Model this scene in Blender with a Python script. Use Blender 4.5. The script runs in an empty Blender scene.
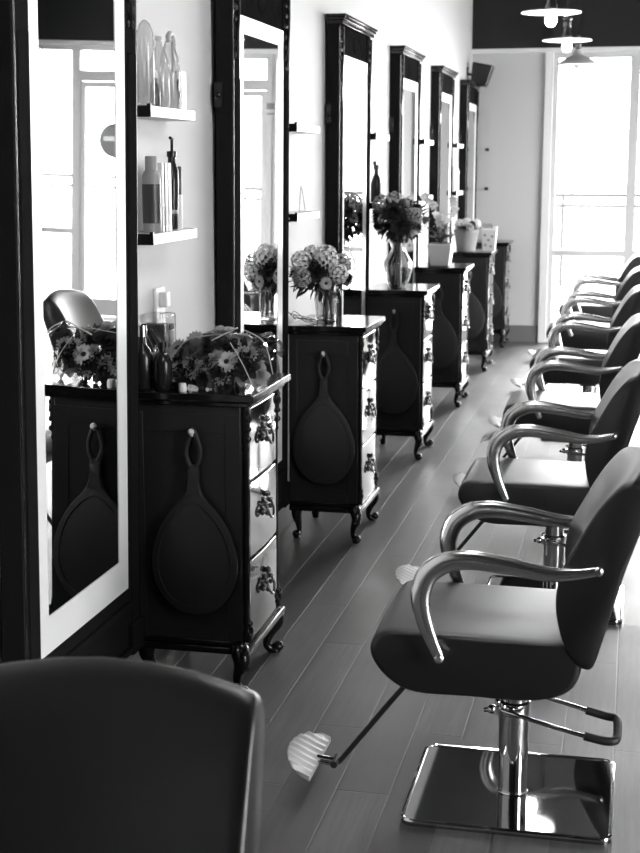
import bpy, bmesh, math, random
from mathutils import Vector, Matrix, Euler, noise
random.seed(7)
scene = bpy.context.scene
C = scene.collection
PI = math.pi
R = math.radians

# ------------------------------------------------------------ materials
def mat(name, col, rough=.5, metal=0., spec=.5, coat=0., coat_rough=.05, bump=None, emis=None, trans=0., ior=1.45):
    m = bpy.data.materials.new(name); m.use_nodes = True
    nt = m.node_tree; p = nt.nodes['Principled BSDF']
    if not isinstance(col, tuple): col = (col, col, col)
    p.inputs['Base Color'].default_value = (*col, 1)
    p.inputs['Roughness'].default_value = rough
    p.inputs['Metallic'].default_value = metal
    p.inputs['Specular IOR Level'].default_value = spec
    p.inputs['Coat Weight'].default_value = coat
    p.inputs['Coat Roughness'].default_value = coat_rough
    p.inputs['Transmission Weight'].default_value = trans
    p.inputs['IOR'].default_value = ior
    if emis:
        p.inputs['Emission Color'].default_value = (1, 1, 1, 1)
        p.inputs['Emission Strength'].default_value = emis
    if bump:
        sc_, st, dist = bump
        tc = nt.nodes.new('ShaderNodeTexCoord'); nz = nt.nodes.new('ShaderNodeTexNoise')
        nz.inputs['Scale'].default_value = sc_; nz.inputs['Detail'].default_value = 5
        bp = nt.nodes.new('ShaderNodeBump'); bp.inputs['Strength'].default_value = st
        bp.inputs['Distance'].default_value = dist
        nt.links.new(tc.outputs['Object'], nz.inputs['Vector'])
        nt.links.new(nz.outputs['Fac'], bp.inputs['Height'])
        nt.links.new(bp.outputs['Normal'], p.inputs['Normal'])
    return m

def clear_mat(name, tint=.95, gloss=.04, rough=.03, body=0., bodycol=.8):
    """thin clear sheet: transparent, glossy by fresnel, optional milky share"""
    m = bpy.data.materials.new(name); m.use_nodes = True
    nt = m.node_tree; nt.nodes.clear()
    out = nt.nodes.new('ShaderNodeOutputMaterial')
    tr = nt.nodes.new('ShaderNodeBsdfTransparent'); tr.inputs['Color'].default_value = (tint, tint, tint, 1)
    gl = nt.nodes.new('ShaderNodeBsdfGlossy'); gl.inputs['Roughness'].default_value = rough
    lw = nt.nodes.new('ShaderNodeLayerWeight'); lw.inputs['Blend'].default_value = .25
    mr = nt.nodes.new('ShaderNodeMapRange')
    mr.inputs['To Min'].default_value = gloss; mr.inputs['To Max'].default_value = .75
    nt.links.new(lw.outputs['Fresnel'], mr.inputs['Value'])
    mx = nt.nodes.new('ShaderNodeMixShader')
    nt.links.new(mr.outputs['Result'], mx.inputs[0]); nt.links.new(gl.outputs[0], mx.inputs[2])
    if body > 0:
        df = nt.nodes.new('ShaderNodeBsdfDiffuse'); df.inputs['Color'].default_value = (bodycol,)*3 + (1,)
        m2 = nt.nodes.new('ShaderNodeMixShader'); m2.inputs[0].default_value = body
        nt.links.new(tr.outputs[0], m2.inputs[1]); nt.links.new(df.outputs[0], m2.inputs[2])
        nt.links.new(m2.outputs[0], mx.inputs[1])
    else:
        nt.links.new(tr.outputs[0], mx.inputs[1])
    nt.links.new(mx.outputs[0], out.inputs[0])
    return m

M = {}
M['wall'] = mat('white_wall_paint', .57, .6, bump=(60, .05, .002))
M['dark_paint'] = mat('dark_ceiling_paint', .008, .7)
M['trim_white'] = mat('white_gloss_trim', .78, .35)
M['trim_grey'] = mat('grey_trim', .30, .4)
M['baseboard'] = mat('grey_baseboard', .16, .4)
M['baseboard_dark'] = mat('dark_baseboard', .02, .3)
M['lacquer'] = mat('black_lacquer', .006, .12, spec=.5, bump=(35, .03, .002))
M['lacquer_side'] = mat('black_lacquer_side', .022, .30, spec=.28)
M['frame_black'] = mat('black_mirror_frame', .014, .5, spec=.0)
M['carved'] = mat('black_carved_wood', .008, .42, spec=.2, bump=(90, .5, .004))
M['lacquer_front'] = mat('mirrored_drawer_front', .30, .07, metal=1., bump=(5, .04, .02))
M['brass'] = mat('dark_antique_metal', .22, .25, metal=.8)
M['mirror'] = mat('mirror_silver', .93, .012, metal=1.)
M['liner'] = mat('white_mirror_liner', .95, .35)
M['chrome'] = mat('polished_chrome', .80, .06, metal=1.)
M['alu'] = mat('satin_aluminium', .92, .22, metal=1.)
M['ribbed'] = mat('ribbed_footrest_metal', .65, .38, metal=.7)
M['plate'] = mat('polished_steel_plate', .30, .035, metal=1.)
M['leather'] = mat('black_leather', .010, .36, spec=.8, bump=(420, .10, .0008))
M['rubber'] = mat('black_rubber', .015, .5)
M['enamel'] = mat('white_enamel', .75, .25)
M['bulb'] = mat('lit_bulb', 1., .5, emis=18)
M['bulb_off'] = mat('frosted_bulb', .8, .3)
M['black_plastic'] = mat('black_plastic', .012, .25)
M['dark_plastic'] = mat('dark_grey_plastic', .06, .35)
M['grey_plastic'] = mat('mid_grey_plastic', .32, .4)
M['pale_plastic'] = mat('pale_grey_plastic', .55, .4)
M['white_plastic'] = mat('white_plastic', .8, .35)
M['milky'] = clear_mat('translucent_bottle_plastic', .93, .05, .15, body=.25, bodycol=.8)
M['glass'] = mat('clear_glass', 1., .0, trans=1., ior=1.45)
M['pane'] = clear_mat('window_glass', .97, .03, .01)
M['cello'] = clear_mat('cellophane', .99, .03, .06)
M['leaf'] = mat('dark_leaf', .03, .45)
M['leaf2'] = mat('mid_leaf', .10, .45)
M['stem'] = mat('flower_stem', .12, .5)
M['pet_dark'] = mat('deep_petal', .015, .6)
M['pet_mid'] = mat('mid_grey_petal', .42, .6)
M['pet_pale'] = mat('pale_petal', .80, .6)
M['pet_white'] = mat('white_petal', .85, .6)
M['concrete'] = mat('pale_concrete', .55, .8)
M['rail'] = mat('grey_railing_metal', .012, .5)
M['sign_dark'] = mat('dark_sign_print', .2, .5)
M['frame_grey'] = mat('pale_window_frame', .55, .4)
M['vglass'] = clear_mat('thin_vase_glass', .96, .06, .02)

def floor_material():
    m = bpy.data.materials.new('dark_wood_planks'); m.use_nodes = True
    nt = m.node_tree; N = nt.nodes; L = nt.links; p = N['Principled BSDF']
    tc = N.new('ShaderNodeTexCoord')
    mp = N.new('ShaderNodeMapping'); mp.inputs['Rotation'].default_value = (0, 0, R(90))
    L.new(tc.outputs['Object'], mp.inputs['Vector'])
    br = N.new('ShaderNodeTexBrick')
    br.offset = .37; br.inputs['Scale'].default_value = 1.
    br.inputs['Brick Width'].default_value = 1.15; br.inputs['Row Height'].default_value = .145
    br.inputs['Mortar Size'].default_value = .003; br.inputs['Mortar Smooth'].default_value = .3
    br.inputs['Color1'].default_value = (.006,)*3 + (1,); br.inputs['Color2'].default_value = (.065,)*3 + (1,)
    br.inputs['Mortar'].default_value = (.008,)*3 + (1,)
    L.new(mp.outputs[0], br.inputs['Vector'])
    # grain stretched along the boards
    m2 = N.new('ShaderNodeMapping'); m2.inputs['Scale'].default_value = (14, .8, 1)
    L.new(tc.outputs['Object'], m2.inputs['Vector'])
    nz = N.new('ShaderNodeTexNoise'); nz.inputs['Scale'].default_value = 3.; nz.inputs['Detail'].default_value = 8
    nz.inputs['Roughness'].default_value = .65
    L.new(m2.outputs[0], nz.inputs['Vector'])
    mr = N.new('ShaderNodeMapRange'); mr.inputs['From Min'].default_value = .3; mr.inputs['From Max'].default_value = .7
    mr.inputs['To Min'].default_value = .4; mr.inputs['To Max'].default_value = 1.6
    L.new(nz.outputs['Fac'], mr.inputs['Value'])
    mu = N.new('ShaderNodeMix'); mu.data_type = 'RGBA'; mu.blend_type = 'MULTIPLY'; mu.inputs['Factor'].default_value = 1
    L.new(br.outputs['Color'], mu.inputs[6]); L.new(mr.outputs['Result'], mu.inputs[7])
    L.new(mu.outputs[2], p.inputs['Base Color'])
    # worn patches change the sheen
    n3 = N.new('ShaderNodeTexNoise'); n3.inputs['Scale'].default_value = 2.2; n3.inputs['Detail'].default_value = 6
    L.new(tc.outputs['Object'], n3.inputs['Vector'])
    r3 = N.new('ShaderNodeMapRange'); r3.inputs['From Min'].default_value = .35; r3.inputs['From Max'].default_value = .65
    r3.inputs['To Min'].default_value = .44; r3.inputs['To Max'].default_value = .54
    L.new(n3.outputs['Fac'], r3.inputs['Value']); L.new(r3.outputs['Result'], p.inputs['Roughness'])
    cr = N.new('ShaderNodeMapRange'); cr.inputs['From Min'].default_value = .006; cr.inputs['From Max'].default_value = .065
    cr.inputs['To Min'].default_value = .35; cr.inputs['To Max'].default_value = .50
    ad = N.new('ShaderNodeMath'); ad.operation = 'MULTIPLY_ADD'; ad.inputs[1].default_value = .22
    L.new(br.outputs['Color'], cr.inputs['Value']); L.new(nz.outputs['Fac'], ad.inputs[0]); L.new(cr.outputs['Result'], ad.inputs[2])
    L.new(ad.outputs[0], p.inputs['Coat Roughness'])
    p.inputs['Specular IOR Level'].default_value = .4; p.inputs['Coat Weight'].default_value = 1; p.inputs['Coat Roughness'].default_value = .45; p.inputs['Coat IOR'].default_value = 1.52
    bp = N.new('ShaderNodeBump'); bp.inputs['Strength'].default_value = .7; bp.inputs['Distance'].default_value = .002
    mm = N.new('ShaderNodeMath'); mm.operation = 'MULTIPLY_ADD'; mm.inputs[1].default_value = .25
    inv = N.new('ShaderNodeMath'); inv.operation = 'SUBTRACT'; inv.inputs[0].default_value = 1
    L.new(br.outputs['Fac'], inv.inputs[1]); L.new(nz.outputs['Fac'], mm.inputs[0]); L.new(inv.outputs[0], mm.inputs[2])
    L.new(mm.outputs[0], bp.inputs['Height']); L.new(bp.outputs['Normal'], p.inputs['Normal']); L.new(bp.outputs['Normal'], p.inputs['Coat Normal'])
    return m
M['floor'] = floor_material()

# ------------------------------------------------------------ mesh helpers
class B:
    def __init__(s): s.bm = bmesh.new()
    def box(s, x0, x1, y0, y1, z0, z1):
        v = [s.bm.verts.new(p) for p in ((x0,y0,z0),(x1,y0,z0),(x1,y1,z0),(x0,y1,z0),(x0,y0,z1),(x1,y0,z1),(x1,y1,z1),(x0,y1,z1))]
        for f in ((3,2,1,0),(4,5,6,7),(0,1,5,4),(1,2,6,5),(2,3,7,6),(3,0,4,7)): s.bm.faces.new([v[i] for i in f])
        return s
    def rings(s, rings, caps=True):
        vs = [[s.bm.verts.new(p) for p in r] for r in rings]
        for a, b in zip(vs, vs[1:]):
            n = len(a)
            for i in range(n): s.bm.faces.new((a[i], a[(i+1)%n], b[(i+1)%n], b[i]))
        if caps:
            s.bm.faces.new(list(reversed(vs[0]))); s.bm.faces.new(vs[-1])
        return s
    def tube(s, pts, rad, seg=12, flat=1., up=None):
        """round or elliptical tube; rad number or list; flat = second axis / first axis"""
        P = [Vector(p) for p in pts]; n = len(P)
        rr = rad if isinstance(rad, (list, tuple)) else [rad]*n
        T = []
        for i in range(n):
            t = (P[min(i+1, n-1)] - P[max(i-1, 0)]); T.append(t.normalized())
        ref = Vector(up) if up else (Vector((0,0,1)) if abs(T[0].z) < .9 else Vector((1,0,0)))
        rings = []
        for i in range(n):
            if up: b = Vector(up)
            else: b = (ref - T[i]*ref.dot(T[i])).normalized(); ref = b
            b = (b - T[i]*b.dot(T[i])).normalized()
            nn = T[i].cross(b).normalized()
            rings.append([P[i] + nn*math.cos(2*PI*k/seg)*rr[i] + b*math.sin(2*PI*k/seg)*rr[i]*flat for k in range(seg)])
        return s.rings(rings)
    def lathe(s, prof, c=(0,0,0), seg=24, axis='z', caps=True):
        c = Vector(c); rings = []
        for r, h in prof:
            ring = []
            for k in range(seg):
                a = 2*PI*k/seg; u, v = math.cos(a)*r, math.sin(a)*r
                p = {'z': (u, v, h), 'x': (h, u, v), 'y': (v, h, u)}[axis]
                ring.append(c + Vector(p))
            rings.append(ring)
        return s.rings(rings, caps)
    def cyl(s, c, r, h, seg=20, axis='z'):
        return s.lathe([(r, 0), (r, h)], c, seg, axis)
    def ball(s, c, r, sc=(1,1,1), seg=12, rg=8):
        c = Vector(c); prof = []
        for i in range(rg+1):
            a = -PI/2 + PI*i/rg; prof.append((max(math.cos(a), .02), math.sin(a)))
        rings = [[c + Vector((math.cos(2*PI*k/seg)*q*r*sc[0], math.sin(2*PI*k/seg)*q*r*sc[1], h*r*sc[2])) for k in range(seg)] for q, h in prof]
        return s.rings(rings)
    def prism(s, poly, a0, a1, axis='y'):
        def P(u, v, a): return {'y': (u, a, v), 'x': (a, u, v), 'z': (u, v, a)}[axis]
        return s.rings([[P(u, v, a0) for u, v in poly], [P(u, v, a1) for u, v in poly]])
    def quad(s, *ps):
        s.bm.faces.new([s.bm.verts.new(p) for p in ps]); return s
    def leaf(s, base, d, up, L_, W, bend=.3, seg=4):
        """thin curved leaf or petal from base along d, cupped towards up"""
        base = Vector(base); d = Vector(d).normalized(); up = Vector(up)
        up = (up - d*up.dot(d)); up = up.normalized() if up.length > 1e-4 else d.orthogonal().normalized()
        sd = d.cross(up)
        prev = None
        for i in range(seg+1):
            t = i/seg; w = W*.5*math.sin(PI*min(.97, .1 + .87*t))**.7
            c = base + d*L_*t + up*(bend*L_*(t - t*t*1.6))
            row = [s.bm.verts.new(c - sd*w + up*w*.25), s.bm.verts.new(c), s.bm.verts.new(c + sd*w + up*w*.25)]
            if prev:
                for k in (0, 1): s.bm.faces.new((prev[k], prev[k+1], row[k+1], row[k]))
            prev = row
        return s

def obj(name, b, m, parent=None, sharp=38, bevel=0., loc=None, segs=2, subd=0):
    bm = b.bm
    bmesh.ops.recalc_face_normals(bm, faces=bm.faces[:])
    me = bpy.data.meshes.new(name); bm.to_mesh(me); bm.free()
    for p in me.polygons: p.use_smooth = True
    me.set_sharp_from_angle(angle=R(sharp))
    me.materials.append(m)
    o = bpy.data.objects.new(name, me); C.objects.link(o)
    if parent: o.parent = parent
    if loc: o.location = loc
    if bevel:
        md = o.modifiers.new('bevel', 'BEVEL'); md.width = bevel; md.segments = segs; md.limit_method = 'ANGLE'; md.angle_limit = R(40)
        md.harden_normals = False
    if subd:
        md = o.modifiers.new('sub', 'SUBSURF'); md.levels = subd; md.render_levels = subd
    return o
def thing(name, label, cat, loc=(0,0,0), rz=0., group=None):
    o = bpy.data.objects.new(name, None); o.empty_display_size = .1; C.objects.link(o)
    o.location = loc; o.rotation_euler = (0, 0, rz)
    o['label'] = label; o['category'] = cat
    if group: o['group'] = group
    return o
def tag(o, label, cat, group=None):
    o['label'] = label; o['category'] = cat
    if group: o['group'] = group
    return o
def struct(name, b, m, **k):
    o = obj(name, b, m, **k)
    if not k.get('parent'): o['kind'] = 'structure'
    return o
kids = {}
def copy_tree(o, parent=None):
    c = o.copy(); C.objects.link(c)
    if parent: c.parent = parent
    for ch in [x for x in list(C.objects) if x.parent == o]: copy_tree(ch, c)
    return c
def spline(pts, n=6):
    P = [Vector(p) for p in pts]; out = []
    for i in range(len(P)-1):
        p0 = P[max(i-1, 0)]; p1 = P[i]; p2 = P[i+1]; p3 = P[min(i+2, len(P)-1)]
        for k in range(n):
            t = k/n
            out.append(.5*((2*p1) + (p2-p0)*t + (2*p0-5*p1+4*p2-p3)*t*t + (3*p1-p0-3*p2+p3)*t**3))
    out.append(P[-1]); return out
def closed_spline(pts, n=4):
    P = [Vector(p) for p in pts]; m = len(P); out = []
    for i in range(m):
        p0, p1, p2, p3 = P[i-1], P[i], P[(i+1) % m], P[(i+2) % m]
        for k in range(n):
            t = k/n
            out.append(.5*((2*p1) + (p2-p0)*t + (2*p0-5*p1+4*p2-p3)*t*t + (3*p1-p0-3*p2+p3)*t**3))
    return out

# ------------------------------------------------------------ camera
cam_d = bpy.data.cameras.new('camera'); cam = bpy.data.objects.new('camera', cam_d); C.objects.link(cam)
F_PX = 1400.
th = math.atan((426.5-166)/F_PX); ph = math.atan((638-320)*math.cos(th)/F_PX)
cam.location = (0, 0, 1.65)
cam.rotation_euler = (PI/2 - th, 0, ph)
cam_d.sensor_fit = 'HORIZONTAL'; cam_d.sensor_width = 36; cam_d.lens = F_PX/640*36
cam_d.clip_start = .05; cam_d.clip_end = 300
cam_d.dof.use_dof = True; cam_d.dof.focus_distance = 4.3; cam_d.dof.aperture_fstop = 9.
scene.camera = cam

# ------------------------------------------------------------ the setting
WX, RX, FY, BY, CZ = -1.54, 3.08, 13.38, -3.0, 3.5
b = B(); b.box(WX-.1, RX+.1, BY-.1, FY+.12, -.1, 0); struct('floor', b, M['floor'])
b = B(); b.box(WX-.1, RX+.1, BY-.1, FY+.12, CZ, CZ+.1); struct('ceiling', b, M['dark_paint'])
b = B(); b.box(WX-.1, WX, BY, FY+.12, 0, CZ); struct('wall_left', b, M['wall'])
b = B(); b.box(WX-.1, RX+.1, BY-.1, BY, 0, CZ); struct('wall_back', b, M['dark_paint'])
# right wall; its windows are unseen, added to bring in side light
ADDED_WIN = [(1.2, 2.5), (9.6, 12.4)]
b = B(); yy = BY
for a, c in ADDED_WIN:
    b.box(RX, RX+.1, yy, a, 0, CZ); b.box(RX, RX+.1, a, c, 0, .08); b.box(RX, RX+.1, a, c, 2.7, CZ); yy = c
b.box(RX, RX+.1, yy, FY+.12, 0, CZ)
struct('wall_right', b, M['wall'])
for i, (a, c) in enumerate(ADDED_WIN):
    b = B(); m_ = (a+c)/2
    b.box(RX+.02, RX+.08, a, a+.05, .08, 2.7); b.box(RX+.02, RX+.08, c-.05, c, .08, 2.7); b.box(RX+.02, RX+.08, m_-.025, m_+.025, .08, 2.7)
    b.box(RX+.02, RX+.08, a, c, .08, .13); b.box(RX+.02, RX+.08, a, c, 2.65, 2.7)
    w = struct('window_%d' % (i+4), b, M['frame_grey'])  # added window, out of view, placed for the light it lets in
    b = B(); b.box(RX+.045, RX+.051, a+.04, c-.04, .12, 2.66); obj('pane', b, M['pane'], w)
# far wall: solid part beside the corner, dark band above the glazing
b = B(); b.box(WX, -.865, FY, FY+.1, 0, 2.70); b.box(3.05, RX, FY, FY+.1, 0, 2.70)
struct('wall_far', b, M['wall'])
b = B(); b.box(WX, RX, FY-.04, FY+.1, 2.71, CZ); struct('trim_1', b, M['dark_paint'])
b = B(); b.box(WX, RX, FY-.05, FY+.1, 2.67, 2.71); struct('trim_2', b, M['trim_white'])
b = B(); b.box(-.865, -.79, FY-.03, FY+.1, 0, 2.67); struct('trim_3', b, M['trim_white'], bevel=.004)
b = B(); b.box(WX+.012, -.868, FY-.015, FY, 0, .16); struct('baseboard_far', b, M['baseboard'], bevel=.003)
b = B(); b.box(WX, WX+.014, BY, FY, 0, .15); struct('baseboard_left', b, M['baseboard_dark'], bevel=.003)
def far_window(n, x0, x1, rail=True, head=2.67):
    f = .045; b = B(); y0, y1 = FY+.01, FY+.07
    b.box(x0, x0+f, y0, y1, .0, head); b.box(x1-f, x1, y0, y1, .0, head)
    b.box(x0+f, x1-f, y0, y1, head-.05, head); b.box(x0+f, x1-f, y0, y1, 0, .10)
    if rail: b.box(x0+f, x1-f, y0, y1, .82, .875)
    w = struct('window_%d' % n, b, M['frame_grey'])
    b = B(); b.box(x0+.02, x1-.02, FY+.038, FY+.044, .05, head-.03); obj('pane', b, M['pane'], w)
    return w
far_window(1, -.79, -.055)
far_window(2, -.055, .54)
far_window(3, 2.60, 3.05)
# glazed double door with a transom light
b = B(); y0, y1 = FY+.0, FY+.08
b.box(.54, .60, y0, y1, 0, 2.67); b.box(2.55, 2.60, y0, y1, 0, 2.67); b.box(.60, 2.55, y0, y1, 2.33, 2.43); b.box(.60, 2.55, y0, y1, 2.62, 2.67)
fr = struct('door_1', b, M['frame_grey'])
b = B(); b.box(.60, 2.55, FY+.038, FY+.044, 2.43, 2.62); obj('transom_pane', b, M['pane'], fr)
for x0, x1, hx in ((.605, 1.57, 1.52), (1.58, 2.545, 1.63)):
    b = B(); b.box(x0, x0+.05, FY+.01, FY+.06, .01, 2.325); b.box(x1-.05, x1, FY+.01, FY+.06, .01, 2.325)
    b.box(x0+.05, x1-.05, FY+.01, FY+.06, 2.27, 2.325); b.box(x0+.05, x1-.05, FY+.01, FY+.06, .01, .18)
    lf = obj('door_leaf', b, M['frame_grey'], fr)
    b = B(); b.box(x0+.04, x1-.04, FY+.032, FY+.038, .17, 2.28); obj('pane', b, M['pane'], lf)
    b = B(); b.tube([(hx, FY+.01, .9), (hx, FY-.05, .92), (hx, FY-.05, 1.28), (hx, FY+.01, 1.3)], .012, 8); obj('door_handle', b, M['chrome'], lf)
# round sign on the glass of the door and a notice on its post
t = thing('door_sign', 'round dark sign with a white bar on the glass door, seen in the nearest mirror', 'sign', (2.19, FY+.03, 1.76))
b = B(); b.cyl((0, -.006, 0), .17, .006, 40, 'y'); obj('disc', b, M['sign_dark'], t)
b = B(); b.box(-.12, .12, -.009, -.006, -.005, .04); obj('bar', b, M['white_plastic'], t)
t = thing('door_notice', 'small white notice with dark heading on the door post, seen in the second mirror', 'sign', (.55, FY+.0, 2.15))
b = B(); b.box(-.05, .05, -.012, -.0, -.075, .075); obj('panel', b, M['pale_plastic'], t)
b = B(); b.box(-.04, .04, -.015, -.012, .0, .06); b.box(-.035, .035, -.015, -.012, -.05, -.035); obj('print', b, M['sign_dark'], t)

# outside
b = B(); b.box(-30, 34, FY+.12, 60, -.12, -.02); b.box(RX+.1, 34, -20, FY+.12, -.12, -.02); struct('ground', b, M['concrete'])
b = B()
t = thing('terrace_railing', 'grey metal railing with thin balusters outside beyond the far glazing', 'railing', (0, 20, -.02))
b.box(-5, 10, -.02, .02, 1.24, 1.30); b.box(-5, 10, -.015, .015, 1.10, 1.15); b.box(-5, 10, -.015, .015, .06, .09); obj('rail', b, M['rail'], t)
x = -4.
while x < 9.6:
    b = B(); b.box(x-.025, x+.025, -.025, .025, 0, 1.27); obj('post', b, M['rail'], t); x += 1.5
b = B(); x = -4.
while x < 9.5:
    for k in range(1, 10): b.box(x+k*.15-.005, x+k*.15+.005, -.005, .005, .08, 1.13)
    x += 1.5
o = obj('balusters', b, M['rail'], t); o['kind'] = 'stuff'

# ------------------------------------------------------------ cabinets
def cabriole(b, cx, cy, dx, dy, h=.15):
    pts = [(0, .012), (.10, .030), (.30, .034), (.55, .012), (.78, .002), (.90, .012), (.97, .030), (1., .034)]
    rad = [.030, .031, .026, .018, .013, .014, .019, .016]
    P = spline([(cx + dx*o_, cy + dy*o_, h*(1-t_)*1. + .0) for t_, o_ in pts], 4)
    rs = [rad[min(len(rad)-1, i//4)] + (rad[min(len(rad)-1, i//4+1)] - rad[min(len(rad)-1, i//4)])*(i % 4)/4 for i in range(len(P))]
    P[-1].z = .004; P[-2].z = max(P[-2].z, .010)
    b.tube(P, rs, 12)
    b.ball((cx + dx*.040, cy + dy*.040, .019), .019, (1.15, 1.15, .95))
    for s in (-1, 1):                                     # carved knee
        b.ball((cx + dx*.040, cy + dy*.040, h*.80), .016, (1, 1, 1.5))
        b.ball((cx + dx*.038 + s*.012*dy, cy + dy*.038 - s*.012*dx, h*.62), .009, (1, 1, 1.4))
    return b
def bail_handle(parent, x, z):
    b = B()
    # pierced backplate: scalloped outline
    n = 40; poly = []
    for k in range(n):
        a = 2*PI*k/n; r = .034*(1 + .22*math.cos(6*a)) ; poly.append((math.cos(a)*r*1.15, z + math.sin(a)*r*.85))
    b.prism(poly, x, x+.005, 'x')
    for s in (-1, 1):
        b.ball((x+.010, s*.030, z+.006), .009)
        b.ball((x+.006, s*.042, z-.018), .008)
    b.ball((x+.008, 0, z+.034), .011); b.ball((x+.008, 0, z-.034), .008)
    h = obj('handle_plate', b, M['brass'], parent)
    b = B(); P = spline([(x+.012, -.030, z+.004), (x+.020, -.034, z-.018), (x+.024, -.018, z-.038), (x+.025, 0, z-.044), (x+.024, .018, z-.038), (x+.020, .034, z-.018), (x+.012, .030, z+.004)], 4)
    b.tube(P, .0045, 8); obj('handle', b, M['brass'], parent)
CD, CW = .36, .42            # body depth (x) and width (y); front faces +x
def make_cabinet():
    t = thing('drawer_cabinet', '', 'cabinet')
    b = B(); b.box(-CD, 0, 0, CW, .135, .925)
    obj('body', b, M['lacquer_side'], t, bevel=.003)
    for y, s in ((0, -1), (CW, 1)):
        b = B(); ys = (y-.003, y) if s < 0 else (y, y+.003)
        b.box(-CD+.005, -CD+.045, *ys, .16, .90); b.box(-.050, -.0, *ys, .16, .90)
        b.box(-CD+.045, -.05, *ys, .84, .90); b.box(-CD+.045, -.05, *ys, .16, .21)
        obj('side_frame', b, M['lacquer_side'], t, bevel=.004)
    # top: two stepped mouldings
    b = B(); b.box(-CD-.01, .030, -.012, CW+.022, .925, .940); b.box(-CD-.01, .048, -.024, CW+.036, .942, .965); b.box(-CD, .038, -.018, CW+.030, .938, .944)
    obj('top', b, M['lacquer'], t, bevel=.006, segs=3)
    b = B(); b.box(-CD, .014, -.006, CW+.010, .155, .175); b.box(-CD, .028, -.010, CW+.022, .130, .155)
    obj('base_moulding', b, M['lacquer'], t, bevel=.006, segs=3)
    # carved corner columns on the front
    for y in (.026, CW-.026):
        b = B(); prof = [(.012, .165), (.016, .175), (.016, .20), (.010, .21), (.013, .235), (.009, .26), (.009, .78), (.013, .79), (.010, .80), (.014, .82), (.011, .84), (.015, .86), (.017, .90), (.014, .925)]
        b.lathe(prof, (.008, y, 0), 14)
        for z in (.19, .225, .82, .85, .88, .905):
            for dy in (-.010, .010): b.ball((.018, y+dy, z), .007, (1, 1, 1.3), 8, 6)
        b.ball((.020, y, .885), .009, (1, 1, 1.8), 8, 6); b.ball((.020, y, .205), .009, (1, 1, 1.6), 8, 6)
        obj('corner_column', b, M['carved'], t)
    # three bow fronted drawers
    zs = [(.172, .425), (.435, .675), (.685, .915)]
    for z0, z1 in zs:
        b = B(); n = 14; arc = []
        for k in range(n+1):
            u = k/n; y = .046 + (CW-.092)*u
            arc.append((.016 + .004*math.sin(PI*u), y))
        pl = [(0., .046)] + arc + [(0., CW-.046)]
        b.prism(pl, z0, z1, 'z')
        d = obj('drawer', b, M['lacquer_front'], t, bevel=.004)
        bail_handle(d, .021, 0)
        for ch in [x for x in C.objects if x.parent == d]: ch.location = (0, CW/2, (z0+z1)/2 + .02)
    for cx, cy, dx, dy in ((-.026, .020, .8, -1.1), (-.028, CW-.028, .9, .5), (-CD+.045, .035, -.3, -.5), (-CD+.045, CW-.035, -.3, .5)):
        obj('leg', cabriole(B(), cx, cy, dx, dy), M['lacquer'], t)
    b = B(); b.tube([(-.147, -.0, .835), (-.147, -.03, .835), (-.147, -.036, .845)], .0035, 8); b.ball((-.147, -.037, .848), .0105)
    o = obj('hook', b, M['white_plastic'], t); o['label'] = 'white round headed hook'
    return t
def make_hand_mirror():
    t = thing('hand_mirror', '', 'hand mirror')
    out = [(0, .262), (.05, .270), (.092, .300), (.125, .350), (.139, .41), (.134, .47), (.112, .535), (.078, .59), (.046, .625), (.024, .66), (.017, .70), (.016, .735), (0, .742)]
    half = spline([(w, 0, z) for w, z in out], 4)
    poly = [(p.x, p.z) for p in half[:-1]] + [(0, .742)] + [(-p.x, p.z) for p in reversed(half[1:-1])]
    b = B()
    cz = .45; cxm = 0
    def ring(s_, y): return [(x*s_, y, cz + (z-cz)*(1-(1-s_)*.9)) for x, z in poly]
    b.rings([ring(.95, -.0), ring(1, .004), ring(1, .013), ring(.97, .018)])
    for v in b.bm.verts: v.co.y = -.018 + v.co.y - .0
    obj('body', b, M['hm'], t)
    b = B(); P = closed_spline([(0, -.009, .725), (.018, -.009, .755), (.023, -.009, .785), (.016, -.009, .815), (0, -.009, .853), (-.016, -.009, .815), (-.023, -.009, .785), (-.018, -.009, .755)], 4)
    P = P + [P[0], P[1]]; b.tube(P, .008, 10, up=(0, 1, 0)); obj('handle_loop', b, M['hm'], t)
    b = B(); P = closed_spline([(w*.86*s, -.0185, .45+(z-.45)*.9) for w, z, s in
        [(0, .27, 1), (.092, .300, 1), (.139, .41, 1), (.112, .535, 1), (.05, .615, 1), (0, .64, 1), (.05, .615, -1), (.112, .535, -1), (.139, .41, -1), (.092, .300, -1)]], 4)
    P += [P[0], P[1]]; b.tube(P, .002, 6, up=(0, 1, 0)); obj('rim', b, M['hm'], t)
    return t
M['hm'] = mat('charcoal_hand_mirror_back', .030, .5, spec=.3)
CABX = -1.158
cab_y = [4.065, 5.94, 7.78, 9.61, 11.37, 12.92]
cab_lab = ['black lacquer drawer cabinet nearest the camera with the cellophane wrapped flowers on top',
 'black lacquer drawer cabinet carrying the straight glass vase of flowers',
 'black lacquer drawer cabinet carrying the curved waisted glass vase',
 'black lacquer drawer cabinet carrying the white pot of orchids',
 'black lacquer drawer cabinet carrying the grey flower pot and the spotted white bag',
 'black lacquer drawer cabinet with an empty top, farthest, against the far wall']
hm_lab = ['charcoal teardrop hand mirror hung on the side of the nearest cabinet',
 'charcoal teardrop hand mirror hung on the side of the second cabinet, under the straight vase',
 'charcoal teardrop hand mirror hung on the third cabinet, under the waisted vase',
 'charcoal teardrop hand mirror hung on the fourth cabinet, under the orchid pot',
 'charcoal teardrop hand mirror hung on the fifth cabinet, under the grey flower pot',
 'charcoal teardrop hand mirror hung on the farthest cabinet by the far wall']
pc = make_cabinet(); ph_ = make_hand_mirror()
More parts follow.
